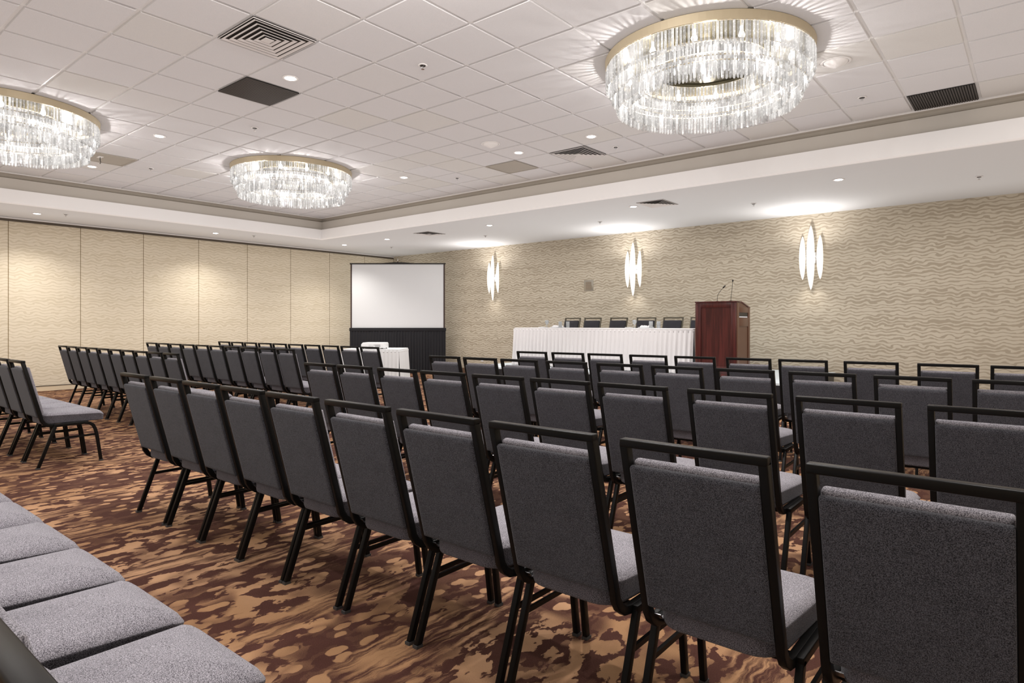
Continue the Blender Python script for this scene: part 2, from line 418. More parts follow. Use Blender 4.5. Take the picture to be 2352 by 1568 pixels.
# ------------------------------------------------------------------ chairs
W2 = .1955
def lean_y(z): return .135 * (.97 - z) / (.97 - .44)
LA = math.atan2(.135, .53)
def T_back(v):       # (x, s up along the back, n forward) -> chair space, s measured as height
    return Vector((v.x, lean_y(v.y) + v.z * cos(LA), v.y + v.z * sin(LA)))
def make_chair(frame, name='banquet_chair', fab='fabric'):
    root = empty(name)
    up = [(.012, .955), (.012 + lean_y(.47), .47), (.150, .428), (.168, .400), (.196, .380), (.24, .372), (.50, .374)]
    for sx in (-1, 1): MB().sweep_yz(up, sx * W2, .024, .030).build('upright', frame, root, bevel=.003)
    m = MB(); m.box(-.2075, .2075, -.003, .030, .946, .97); m.build('top_rail', frame, root, bevel=.004)
    MB().box(-.2, .2, .245, .270, .358, .382).build('cross_bar', frame, root)
    MB().box(-.2, .2, .49, .515, .360, .384).build('cross_bar', frame, root)
    for sx in (-1, 1):
        a = MB().sweep_yz([(.252, .378), (.118, .006)], sx * .2165, .022, .027).build('leg', frame, root, bevel=.003)
        MB().box(sx * .2165 - .013, sx * .2165 + .013, .101, .134, 0, .012).build('glide', M['glide'], a)
        a = MB().sweep_yz([(.235, .374), (.47, .376), (.515, .368), (.547, .345), (.565, .305), (.578, .25), (.612, .006)], sx * .2165, .022, .027).build('leg', frame, root, bevel=.003)
        MB().box(sx * .2165 - .013, sx * .2165 + .013, .597, .629, 0, .012).build('glide', M['glide'], a)
        MB().sweep_yz([(.208, .252), (.578, .256)], sx * .2165, .012, .018).build('stretcher', frame, root)
    # upholstered back: rear shell and front cushion
    rbox(MB(), -.1838, .1838, .455, .893, -.012, .014, .006, T_back, puff=.0).build('back_panel', M['fabric_back_shade'], root, smooth=True)
    rbox(MB(), -.1836, .1836, .465, .900, .0145, .050, .008, T_back, puff=.003).build('back_cushion', M[fab], root, smooth=True)
    # seat cushion
    def outline(ins):
        pts = []
        for (cx, cy, r, a0) in ((.203, .650, .05, 0), (-.203, .650, .05, 90), (-.182, .155, .085, 180), (.182, .155, .085, 270)):
            sx = 1 if cx > 0 else -1; sy = 1 if cy > .4 else -1
            rr = max(r - ins, .008); px = cx - sx * (ins + rr); py = cy - sy * (ins + rr)
            for k in range(6):
                a = radians(a0 + 90 * k / 5); pts.append((px + rr * cos(a), py + rr * sin(a)))
        return pts
    prof = [(.03, .386), (.004, .388), (0, .398), (0, .452), (-.003, .458), (-.003, .463), (.004, .472), (.012, .481), (.028, .489), (.060, .493), (.11, .498), (.17, .500)]
    vs = []
    for ins, z in prof:
        for (x, y) in outline(ins):
            zz = z
            if y > .52: zz -= ((y - .52) / .13) ** 2 * .030 * (1 if z > .42 else .2)
            zz -= (abs(x) / .228) ** 4 * .004 * (z > .47)
            vs.append((x, y, zz))
    mm = 24; fs = []
    for k in range(len(prof) - 1):
        for i in range(mm): fs.append((k * mm + i, k * mm + (i + 1) % mm, (k + 1) * mm + (i + 1) % mm, (k + 1) * mm + i))
    vs += [(0, .39, .386), (0, .39, .495)]; b = len(vs) - 2; L = (len(prof) - 1) * mm
    for i in range(mm): fs.append(((i + 1) % mm, i, b)); fs.append((L + i, L + (i + 1) % mm, b + 1))
    so = MB().add(vs, fs).build('seat', M['fabric'], root, smooth=True)
    so.data.materials.append(M['fabric_side_shade'])
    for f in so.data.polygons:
        if f.normal.z < .35: f.material_index = 1  # steep and downward faces take the weave with shade painted in
    # ganging bracket between neighbouring chairs
    m = MB()
    m.sweep_yz([(.165, .418), (.178, .402), (.200, .392), (.225, .390)], -.172, .022, .003)
    m.build('ganging_bracket', M['steel'], root)
    return root
proto = make_chair(M['frame'])
index_children(proto)
ROWS = {
'1A': (-.35, [(-4.56, 1.631), (-4.071, 1.628), (-3.602, 1.625), (-3.142, 1.622), (-2.677, 1.619), (-2.182, 1.616), (-1.703, 1.613), (-1.223, 1.61), (-0.718, 1.607), (-0.216, 1.604)]),
'2A': (.29, [(-4.576, 3.037), (-4.115, 3.039), (-3.612, 3.041), (-3.14, 3.044), (-2.644, 3.046), (-2.166, 3.049), (-1.69, 3.051), (-1.161, 3.054), (-0.641, 3.056), (-0.136, 3.059)]),
'3A': (1.5, [(-4.622, 4.518), (-4.15, 4.53), (-3.677, 4.543), (-3.159, 4.556), (-2.642, 4.57), (-2.147, 4.583), (-1.628, 4.596), (-1.118, 4.61), (-0.602, 4.623), (-0.089, 4.637)]),
'4A': (4.45, [(-4.584, 5.911), (-4.1, 5.948), (-3.635, 5.985), (-3.136, 6.023), (-2.642, 6.062), (-2.123, 6.102), (-1.645, 6.139), (-1.105, 6.182), (-0.56, 6.224), (-0.075, 6.262)]),
'0A': (0., [(-4.44, .19), (-3.96, .19), (-3.49, .19), (-3.02, .185), (-2.55, .18), (-2.09, .175), (-1.63, .17), (-1.17, .165), (-.70, .158)]),
'1B': (0., [(-8.99, 1.571), (-8.51, 1.571), (-8.035, 1.571), (-7.556, 1.571), (-7.077, 1.571)]),
'2B': (0., [(-11.053, 3.045), (-10.656, 3.045), (-10.236, 3.045), (-9.841, 3.045), (-9.394, 3.045), (-8.994, 3.045), (-8.595, 3.045), (-8.197, 3.045), (-7.821, 3.045), (-7.376, 3.045)]),
'3B': (0., [(-11.748, 4.494), (-11.28, 4.494), (-10.845, 4.494), (-10.404, 4.494), (-9.914, 4.494), (-9.427, 4.494), (-8.995, 4.494), (-8.516, 4.494), (-7.969, 4.494), (-7.532, 4.494)]),
'4B': (0., [(-11.461, 5.618), (-10.972, 5.618), (-10.523, 5.618), (-10.018, 5.618), (-9.585, 5.618), (-9.109, 5.618), (-8.649, 5.618), (-8.153, 5.618), (-7.675, 5.618), (-7.243, 5.618)]),
}
ORD = ['', 'first', 'second', 'third', 'fourth', 'fifth', 'sixth', 'seventh', 'eighth', 'ninth', 'tenth']
ROWN = {'4': 'front row', '3': 'second row', '2': 'third row', '1': 'fourth row', '0': 'rearmost row'}
first = True
for key, (yaw, pts) in ROWS.items():
    if key in ('2B', '3B', '4B'):      # ease the spacing towards even
        k2 = 1.01 if key == '2B' else 1.
        xa, xb = pts[0][0] * k2, pts[-1][0] * k2; nn = len(pts) - 1
        pts = [(.2 * x * k2 + .8 * (xa + (xb - xa) * q / nn), y) for q, (x, y) in enumerate(pts)]
    blk = 'lectern-side' if key[1] == 'A' else 'partition-side'
    for k, (x, y) in enumerate(pts):
        n = k + 1 if key[1] == 'A' else len(pts) - k
        c = proto if first else copy_tree(proto); first = False
        c.location = (x, y, 0); c.scale = ((.885 if key == '2B' else .97) if key[1] == 'B' and key != '1B' else 1., 1, 1); c.rotation_euler = (0, 0, radians(yaw))
        tag(c, 'grey padded black-framed chair, %s from the aisle, %s of the %s block' % (ORD[n], ROWN[key[0]], blk), 'chair',
            'audience chairs, %s of the %s block' % (ROWN[key[0]], blk))

# ------------------------------------------------------------------ stage
ZS = .45
st = tag(empty('stage_riser', (-5.75, 10.75, 0)), 'low carpet-fronted stage riser with a pale deck along the patterned back wall', 'stage')
MB().box(-3.05, 3.05, -1.4, 1.35, ZS - .03, ZS).build('deck', M['stage_top'], st)
def pleats(mb, x0, x1, y, z0, z1, n, amp, flare=0., sgn=-1, seed=1, nz=9):
    """hanging pleated cloth along x at y, swelling towards sgn*y"""
    rnd = random.Random(seed); cols = n * 6
    ph = [rnd.uniform(-.5, .5) for _ in range(n + 2)]; am = [rnd.uniform(.6, 1.3) for _ in range(n + 2)]
    base = len(mb.v); vs = []
    for r in range(nz + 1):
        t = r / nz; z = z1 + (z0 - z1) * t
        for c in range(cols + 1):
            u = c / cols * n; k = int(u)
            a = am[min(k, n)]; s = .5 - .5 * cos(2 * pi * (u + ph[min(k, n)] * .25 * t))
            off = amp * a * s * (.25 + .75 * t) + flare * t
            x = x0 + (x1 - x0) * c / cols
            vs.append((x, y + sgn * off, z))
    fs = [(r * (cols + 1) + c, r * (cols + 1) + c + 1, (r + 1) * (cols + 1) + c + 1, (r + 1) * (cols + 1) + c) for r in range(nz) for c in range(cols)]
    mb.add(vs, fs); return mb
m = pleats(MB(), -3.05, 3.05, -1.39, 0.01, ZS - .03, 60, .02, 0, -1, 3, 4)
m.build('stage_skirt', M['drape'], st, smooth=True)
MB().box(-3.03, 3.03, -1.36, 1.33, 0, ZS - .03).build('platform_frame', M['black'], st)

# ------------------------------------------------------------------ draped tables
def draped_table(name, w, d, h, mat, n, loc, rz, label, amp=.05, flare=.05, seed=2):
    t = tag(empty(name, loc, rz), label, 'table')
    top = MB(); rbox(top, -w / 2, w / 2, -d / 2, d / 2, h - .03, h, .03, lambda v: v, puff=0)
    top.build('tablecloth', mat, t, smooth=True)
    sk = MB()
    pleats(sk, -w / 2, w / 2, -d / 2, .012, h - .028, n, amp, flare, -1, seed)
    nd = max(3, int(n * d / w))
    s2 = MB(); pleats(s2, -w / 2, w / 2, -d / 2, .012, h - .028, n, amp, flare, -1, seed + 5)
    sk.add([(-x, -y, z) for x, y, z in s2.v], s2.f)
    s3 = MB(); pleats(s3, -d / 2, d / 2, -w / 2, .012, h - .028, nd, amp, flare, -1, seed + 9)
    sk.add([(-y, x, z) for x, y, z in s3.v], s3.f); sk.add([(y, -x, z) for x, y, z in s3.v], s3.f)
    # pinned header band
    sk.box(-w / 2 - .004, w / 2 + .004, -d / 2 - .004, d / 2 + .004, h - .075, h - .026)
    sk.build('table_skirt', mat, t, smooth=True)
    return t
draped_table('head_table', 3.88, .68, .762, M['linen'], 44, (-6.36, 10.46, ZS), 0, 'long head table in white pleated skirting on the stage')
pt = draped_table('projector_table', 1.22, .90, .762, M['linen_cool'], 15, (-10.98, 8.71, 0), radians(39.5 - 3), 'small white-skirted projector table in front of the projection screen', .028, .03, 8)

# head table chairs (facing the audience)
hc = make_chair(M['frame2'], fab='fabric_back_shade')
CH.clear(); index_children(hc)
HX = [-7.80, -7.289, -6.656, -6.032, -5.453, -4.89]
for k, x in enumerate(HX):
    c = hc if k == 0 else copy_tree(hc)
    c.location = (x, 11.56, ZS); c.rotation_euler = (0, 0, pi + radians([-3, 2, -2, 3, 0, 1][k]))
    tag(c, 'bronze-framed grey chair behind the head table, %s from its left end' % ORD[k + 1], 'chair', 'chairs behind the head table')

# glassware and linen settings
def glass_thing(x, y, h, r, stem, label, grp):
    prof = [(r * .9, 0), (r * .95, .004), (r, h * .3), (r * 1.0, h), (r * .94, h), (r * .9, .012), (0.001, .010)]
    if stem: prof = [(r * .85, 0), (r * .8, .005), (.006, .012), (.006, h * .4), (r * .6, h * .5), (r * 1.1, h * .75), (r * .95, h), (r * .9, h), (r * 1.0, h * .75), (r * .5, h * .52), (.001, h * .46)]
    o = MB().lathe(prof, n=20).build('water_glass', M['glass'], smooth=True, loc=(x, y, ZS + .762))
    return tag(o, label, 'glass', grp)
ZT = ZS + .762
for s, (bx, nm) in enumerate(((-7.45, 'left'), (-5.48, 'right'))):
    glass_thing(bx - .15, 10.32, .15, .036, True, 'stemmed glass left of the %s water tray on the head table' % nm, 'glasses on the head table')
    glass_thing(bx + .17, 10.33, .125, .034, False, 'clear tumbler right of the %s napkin tray, nearer the audience' % nm, 'glasses on the head table')
    glass_thing(bx + .235, 10.50, .125, .034, False, 'clear tumbler right of the %s napkin tray, nearer the chairs' % nm, 'glasses on the head table')
    tr = tag(empty('serving_tray', (bx, 10.47, ZT)), 'white tray of folded napkins at the %s setting of the head table' % nm, 'tray', 'trays on the head table')
    MB().lathe([(.001, 0), (.12, 0), (.15, .014), (.147, .017), (.118, .006), (.001, .006)], n=28).build('tray', M['porcelain'], tr, smooth=True)
    for q in range(3):
        nk = MB(); zz = .008
        nk.add([(-.05, -.05, zz), (.05, -.05, zz), (.05, .05, zz), (-.05, .05, zz), (-.01, -.04, zz + .045), (.012, .04, zz + .04)],
               [(0, 1, 2, 3), (0, 4, 5, 3), (1, 2, 5, 4), (0, 1, 4), (3, 5, 2)])
        nk.build('napkin', M['linen'], tr, loc=((q - 1) * .075, (.02, -.02, .01)[q], .0))
    tag(MB().lathe([(.001, 0), (.05, 0), (.075, .013), (.072, .016), (.048, .006), (.001, .006)], n=24).build('saucer', M['porcelain'], smooth=True, loc=(bx - .25, 10.29, ZT)),
        'small white saucer at the left of the %s head table setting' % nm, 'saucer', 'saucers on the head table')

# ------------------------------------------------------------------ lectern
lc = tag(empty('lectern', (-3.93, 9.84, ZS)), 'dark red mahogany lectern with panelled front beside the head table', 'lectern')
lw, ld, lh = .66, .58, 1.20
def side(sx):
    x0, x1 = (sx * lw / 2, sx * (lw / 2 - .022)); x0, x1 = min(x0, x1), max(x0, x1)
    prof = [(0.0, .05), (ld, .05), (ld, 1.115), (.19, lh - .02), (0, lh - .02)]
    m = MB(); n = len(prof); vs = [(x0, a, b) for a, b in prof] + [(x1, a, b) for a, b in prof]
    m.add(vs, [tuple(range(n)), tuple(range(2 * n - 1, n - 1, -1))] + [(i, (i + 1) % n, n + (i + 1) % n, n + i) for i in range(n)])
    return m
for sx in (-1, 1):
    s_ = side(sx).build('side_panel', M['wood_side'], lc)
    m = MB(); xx = sx * (lw / 2 + .004)
    for (a, b, c, d) in ((.0, .09, .05, 1.17), (ld - .085, ld, .05, 1.11), (.09, ld - .085, .05, .16), (.09, ld - .085, .80, .94), (.09, ld - .085, 1.02, 1.105)):
        m.box(min(sx * lw / 2, xx + sx * .006), max(sx * lw / 2, xx + sx * .006), a, b, c, d)
    m.build('side_rail', M['wood_side'], s_, bevel=.002)
    MB().box(min(sx * lw / 2, sx * (lw / 2 + .003)), max(sx * lw / 2, sx * (lw / 2 + .003)), .10, ld - .10, .94, 1.02).build('slot', M['black'], s_)
    MB().box(min(sx * lw / 2, sx * (lw / 2 + .006)), max(sx * lw / 2, sx * (lw / 2 + .006)), .11, ld - .11, .945, .957).build('paper_edge', M['paper'], s_)
MB().box(-lw / 2 + .022, lw / 2 - .022, .012, .03, .05, lh - .02).build('front_panel', M['wood'], lc)
m = MB()
for (a, b, c, d) in ((-lw / 2, -lw / 2 + .085, .05, lh - .02), (lw / 2 - .085, lw / 2, .05, lh - .02), (-lw / 2 + .085, lw / 2 - .085, lh - .10, lh - .02), (-lw / 2 + .085, lw / 2 - .085, .05, .17)):
    m.box(a, b, -.004, .012, c, d)
m.build('front_frame', M['wood'], lc, bevel=.002)
MB().box(-lw / 2 - .012, lw / 2 + .012, -.014, ld + .01, 0, .055).build('plinth', M['wood'], lc, bevel=.003)
m = MB(); m.box(-lw / 2 - .010, lw / 2 + .010, -.018, .19, lh - .02, lh)
vs = [(sx * (lw / 2 + .010), a, b) for sx in (-1, 1) for a, b in ((.19, lh), (.19, lh - .02), (ld + .01, 1.093), (ld + .01, 1.113))]
m.add(vs, [(0, 1, 2, 3), (7, 6, 5, 4), (0, 3, 7, 4), (1, 5, 6, 2), (3, 2, 6, 7), (0, 4, 5, 1)])
m.build('top', M['wood'], lc, bevel=.002)
MB().box(-lw / 2 + .02, lw / 2 - .02, .03, ld - .02, .55, .57).build('shelf', M['wood'], lc)
def mic(name, x, pts, label, hl):
    r = tag(empty(name, (x, 9.98, ZS + lh)), label, 'microphone')
    MB().cyl((0, 0), .018, 0, .010, 20).build('base', M['black'], r, smooth=False)
    MB().tube(pts, .0035, 8).build('gooseneck', M['black'], r, smooth=True)
    d = (Vector(pts[-1]) - Vector(pts[-2])).normalized(); p = Vector(pts[-1])
    MB().tube([p - d * .005, p, p + d * hl * .3, p + d * hl * .8, p + d * hl], [.004, .010, .012, .012, .006], 12).build('capsule', M['black'], r, smooth=True)
mic('microphone', -4.26 + .30, [(0, 0, .008), (0, 0, .06), (.008, 0, .10), (.03, .0, .14), (.07, 0, .19), (.095, 0, .215)], 'bent black gooseneck microphone on the lectern top, left one', .055)
mic('microphone', -4.26 + .52, [(0, 0, .008), (.006, 0, .08), (.015, 0, .16), (.025, 0, .24), (.03, 0, .31)], 'straight thin gooseneck microphone on the lectern top, right one', .03)

# ------------------------------------------------------------------ projection screen and projector
scr = tag(empty('projection_screen', (-13.09, 11.11, 0), radians(39.5)), 'white projection screen with black pleated skirt standing in the room corner', 'projection screen')
sw, zb, zt = 1.215, 1.17, 2.865
MB().box(-sw, sw, -.004, .004, zb, zt).build('screen_surface', M['screen'], scr)
m = MB(); 
for sx in (-1, 1): m.box(min(sx * sw, sx * (sw + .035)), max(sx * sw, sx * (sw + .035)), -.012, .012, .9, zt + .02)
m.build('side_border', M['screen_edge'], scr)
m = MB(); m.box(-sw - .055, sw + .055, -.018, .018, zt, zt + .032); m.add([(-.42, -.018, zt + .032), (.42, -.018, zt + .032), (.1, -.018, zt + .055), (-.1, -.018, zt + .055), (-.42, .018, zt + .032), (.42, .018, zt + .032), (.1, .018, zt + .055), (-.1, .018, zt + .055)],
      [(0, 1, 2, 3), (7, 6, 5, 4), (3, 2, 6, 7), (0, 3, 7, 4), (1, 5, 6, 2)])
m.build('top_bar', M['black'], scr)
MB().lathe([(.001, zt + .055), (.016, zt + .055), (.014, zt + .09), (.022, zt + .10), (.008, zt + .12), (.007, zt + .15), (.001, zt + .155)], n=14).build('hook', M['steel'], scr, smooth=True)
m = pleats(MB(), -sw - .05, sw + .06, -.03, .02, zb + .01, 34, .05, .02, -1, 11, 10)
m.build('skirt', M['drape'], scr, smooth=True)
MB().box(-sw - .06, sw + .07, -.05, -.02, zb - .075, zb + .012).build('skirt_header', M['drape'], scr, bevel=.006)
m = MB(); m.cyl((0, .05), .022, .05, zb, 14)
for a in (90, 210, 330): m.tube([(0, .05, .35), (.42 * cos(radians(a)), .05 + .30 * sin(radians(a)), .015)], .012, 8)
m.build('tripod_stand', M['black'], scr)

pj = tag(empty('projector', (-10.87, 8.60, .762), radians(33)), 'white data projector with rear connection panel on the small skirted table', 'projector')
m = MB(); w, d, h = .245, .175, .135
vs = [(-w, -d, .02), (w, -d, .02), (w, d, .02), (-w, d, .02), (-w, -d, .095), (w, -d, .105), (w, d, .105), (-w, d, .095),
      (-w + .035, -d + .012, h), (w - .01, -d + .012, h), (w - .01, d - .02, h), (-w + .035, d - .02, h)]
m.add(vs, [(3, 2, 1, 0), (0, 1, 5, 4), (1, 2, 6, 5), (2, 3, 7, 6), (3, 0, 4, 7), (4, 5, 9, 8), (5, 6, 10, 9), (6, 7, 11, 10), (7, 4, 8, 11), (8, 9, 10, 11)])
m.build('body', M['white_plastic'], pj, bevel=.006)
m = MB()
for k in range(7): m.box(.06, .175, -d - .002, -d + .001, .030 + k * .010, .034 + k * .010)
m.build('exhaust_grille', M['grey_plastic'], pj)
m = MB()
for k in range(5): m.box(-.075 + k * .019, -.063 + k * .019, -d - .002, -d + .001, .080, .086)
for k in range(4): m.box(-.07 + k * .025, -.055 + k * .025, -d - .002, -d + .001, .050, .058)
m.build('port_panel', M['grey_plastic'], pj)
MB().tube([(.04, -d - .001, .083), (.04, -d - .004, .083)], .007, 12).build('power_socket', M['black'], pj)
MB().tube([(.10, d - .005, .065), (.10, d + .03, .065)], [.045, .040], 20).build('lens_barrel', M['black'], pj, smooth=False)
m = MB()
for sx in (-1, 1):
    for sy in (-1, 1): m.cyl((sx * (w - .04), sy * (d - .03)), .014, 0, .022, 12)
m.build('foot', M['black'], pj)

# ------------------------------------------------------------------ ceiling fittings
def place_sets(maker, items, group):
    p = maker(); CH.clear(); index_children(p); out = []
    for k, (loc, label) in enumerate(items):
        c = p if k == 0 else copy_tree(p); c.location = loc; c['label'] = label; c['group'] = group; out.append(c)
    return out
def mk_down():
    r = tag(empty('downlight'), 'x', 'downlight')
    MB().lathe([(.048, 0), (.075, 0), (.078, -.004), (.072, -.008), (.050, -.006)], n=32, closed=True).build('trim_ring', M['white_paint'], r, smooth=True)
    MB().lathe([(.052, -.003), (.050, -.008), (.03, -.012), (.001, -.013)], n=28).build('lens', M['lens'], r)
    return r
DL = [((-5.684, 3.457, HT), 'lit downlight between the large square diffuser and the dark return grille'),
      ((-8.747, 3.449, HT), 'lit downlight between the leftmost and the far middle chandeliers'),
      ((-11.249, 3.457, HT), 'lit downlight just beyond the leftmost chandelier at the tray edge'),
      ((-5.668, 7.02, HT), 'lit tile-ceiling downlight beside the beige return grille'),
      ((-8.096, 7.006, HT), 'lit tile-ceiling downlight right of the far middle chandelier'),
      ((-4.454, 7.014, HT), 'lit downlight left of the big chandelier above the small diffuser'),
      ((-13.877, 3.403, HS), 'lit soffit downlight nearest the left frame edge above the panelled wall'),
      ((-13.875, 6.627, HS), 'lit soffit downlight above the middle of the panelled left wall'),
      ((-13.45, 9.682, HS), 'lit soffit downlight in the room corner left of the screen'),
      ((-11.773, 9.668, HS), 'lit soffit downlight left of the corner soffit diffuser'),
      ((-8.511, 9.606, HS), 'lit soffit downlight above the left wall sconce'),
      ((-5.267, 9.617, HS), 'lit soffit downlight touching the larger soffit diffuser'),
      ((-2.105, 9.605, HS), 'lit soffit downlight right of the rightmost sconce')]
place_sets(mk_down, DL, 'recessed downlights')
def mk_spr():
    r = tag(empty('ceiling_sprinkler'), 'x', 'sprinkler')
    MB().lathe([(.018, 0), (.042, 0), (.046, -.004), (.036, -.010), (.020, -.006)], n=24, closed=True).build('escutcheon', M['white_paint'], r, smooth=True)
    MB().cyl((0, 0), .026, -.012, -.003, 16).build('recess', M['black'], r)
    m = MB(); m.cyl((0, 0), .006, -.040, -.01, 8)
    m.tube([(-.010, 0, -.012), (-.013, 0, -.025), (0, 0, -.036)], .002, 6); m.tube([(.010, 0, -.012), (.013, 0, -.025), (0, 0, -.036)], .002, 6)
    m.build('nozzle', M['steel'], r)
    MB().cyl((0, 0), .016, -.042, -.040, 14).build('deflector', M['steel'], r)
    return r
SP = [((-4.44, 4.071, HT), 'sprinkler head in a clear tile between the large diffuser and big chandelier'),
      ((-7.467, 4.053, HT), 'sprinkler head above the far middle chandelier'),
      ((-10.668, 4.079, HT), 'sprinkler head between leftmost and far middle chandeliers'),
      ((-4.459, 7.642, HT), 'sprinkler head right of the small tile-ceiling diffuser'),
      ((-7.439, 7.589, HT), 'sprinkler head left of the beige return grille'),
      ((-1.446, 7.642, HT), 'sprinkler head left of the rightmost dark grille'),
      ((-13.586, 3.761, HS), 'soffit sprinkler right of the leftmost soffit downlight'),
      ((-13.622, 7.373, HS), 'soffit sprinkler above the middle of the panelled left wall'),
      ((-12.894, 10.732, HS), 'soffit sprinkler above the projection screen'),
      ((-9.594, 10.695, HS), 'soffit sprinkler above and left of the left sconce'),
      ((-6.56, 10.645, HS), 'soffit sprinkler between left and middle sconces'),
      ((-3.605, 10.633, HS), 'soffit sprinkler between middle and right sconces'),
      ((-.602, 10.609, HS), 'soffit sprinkler nearest the right frame edge')]
place_sets(mk_spr, SP, 'fire sprinkler heads')
def diffuser(cx, cy, z, sx, sy, label, n=5):
    r = tag(empty('ceiling_air_diffuser', (cx, cy, z)), label, 'air vent', 'square louvred air diffusers')
    MB().box(-sx, sx, -sy, sy, -.002, .006).build('backing', M['vent_dark'], r)
    m = MB()
    def frame(a, b, z0, z1, t):      # sloped square ring of half sizes a->b
        vs = []
        for (h, zz) in ((a, z0), (b, z1), (b - .006, z1 + .002), (a - .006, z0 + .002)):
            vs += [(-sx * h, -sy * h, zz), (sx * h, -sy * h, zz), (sx * h, sy * h, zz), (-sx * h, sy * h, zz)]
        fs = []
        for k in range(4):
            for i in range(4): fs.append((k * 4 + i, k * 4 + (i + 1) % 4, ((k + 1) % 4) * 4 + (i + 1) % 4, ((k + 1) % 4) * 4 + i))
        m.add(vs, fs)
    for k in range(n):
        a = .945 - k * .165
        frame(a, a - .085, -.011, -.005, .002)
    m.build('louvre', M['vent_white'], r)
    MB().box(-sx * .14, sx * .14, -sy * .14, sy * .14, -.012, -.008).build('centre_plate', M['vent_white'], r)
    m = MB()
    for (a, b, c, d) in ((-1, 1, -1, -.985), (-1, 1, .985, 1), (-1, -.985, -.985, .985), (.985, 1, -.985, .985)): m.box(sx * a, sx * b, sy * c, sy * d, -.008, 0)
    m.build('rim', M['vent_white'], r)
diffuser(GX - TXs / 2, GY + TYs / 2, HT - .001, TXs / 2 - .012, TYs / 2 - .012, 'large square louvred diffuser near the top left of the tiled ceiling')
diffuser(GX - TXs / 2, GY + 8.5 * TYs, HT - .001, TXs / 2 - .012, TYs / 2 - .012, 'square louvred diffuser in the tiles left of the big chandelier')
diffuser(-4.83, 9.624, HS - .001, .24, .28, 'square louvred diffuser in the soffit above the middle sconce')
diffuser(-10.32, 9.66, HS - .001, .24, .26, 'square louvred diffuser in the soffit right of the room corner', 3)
def grille(i, j, label, mat, slats, half=False):
    x0, x1 = GX + i * TXs + .010, GX + (i + 1) * TXs - .010; y0, y1 = GY + j * TYs + .010, GY + (j + 1) * TYs - .010
    r = tag(empty('return_grille', ((x0 + x1) / 2, (y0 + y1) / 2, HT)), label, 'air vent', 'flat return air grilles')
    sx, sy = (x1 - x0) / 2, (y1 - y0) / 2
    MB().box(-sx, sx, -sy, sy, -.002, .004).build('backing', M['grille_gap'] if slats else mat, r)
    m = MB()
    if slats:
        n = 26
        for k in range(n):
            x = -sx + (k + .5) * 2 * sx / n; m.box(x - .0075, x + .0075, -sy, sy, -.008, -.003)
    else:
        for (a, b, c, d) in ((-1, 1, -1, -.95), (-1, 1, .95, 1), (-1, -.95, -.95, .95), (.95, 1, -.95, .95)): m.box(sx * a, sx * b, sy * c, sy * d, -.008, -.002)
    m.build('slats' if slats else 'frame', mat, r)
grille(-3, 1, 'dark slatted return grille beside the bright downlight, upper left', M['grille'], True)
grille(6, 9, 'dark slatted return grille at the tray edge, right of the big chandelier', M['grille'], True)
grille(-3, 8, 'beige flat return grille in the far tiles below a downlight', M['grille_beige'], False)
grille(-10, 1, 'beige flat return grille right of the leftmost chandelier', M['grille_beige'], False)
def mk_spk():
    r = tag(empty('ceiling_speaker'), 'x', 'speaker')
    MB().lathe([(.001, -.060), (.012, -.058), (.05, -.042), (.085, -.022), (.102, -.008), (.106, 0)], n=36).build('cone', M['white_paint'], r, smooth=True)
    MB().lathe([(.106, 0), (.128, 0), (.130, -.005), (.110, -.008)], n=36, closed=True).build('rim', M['white_paint'], r, smooth=True)
    return r
place_sets(mk_spk, [((-5.683, 6.441, HT), 'round white domed ceiling speaker left of the big chandelier'),
                    ((-1.437, 6.457, HT), 'round white domed ceiling speaker right of the big chandelier')], 'round ceiling speakers')
hk = tag(empty('ceiling_hook', (-10.509, 3.334, HT)), 'small dark metal hook hanging beside the leftmost chandelier', 'hook')
MB().box(-.05, .05, -.03, .03, -.008, 0).build('plate', M['white_paint'], hk)
MB().tube([(0, 0, -.005), (0, 0, -.05), (.012, 0, -.065), (.02, 0, -.08), (.008, 0, -.10), (-.01, 0, -.095)], .005, 8).build('hook', M['black'], hk, smooth=True)

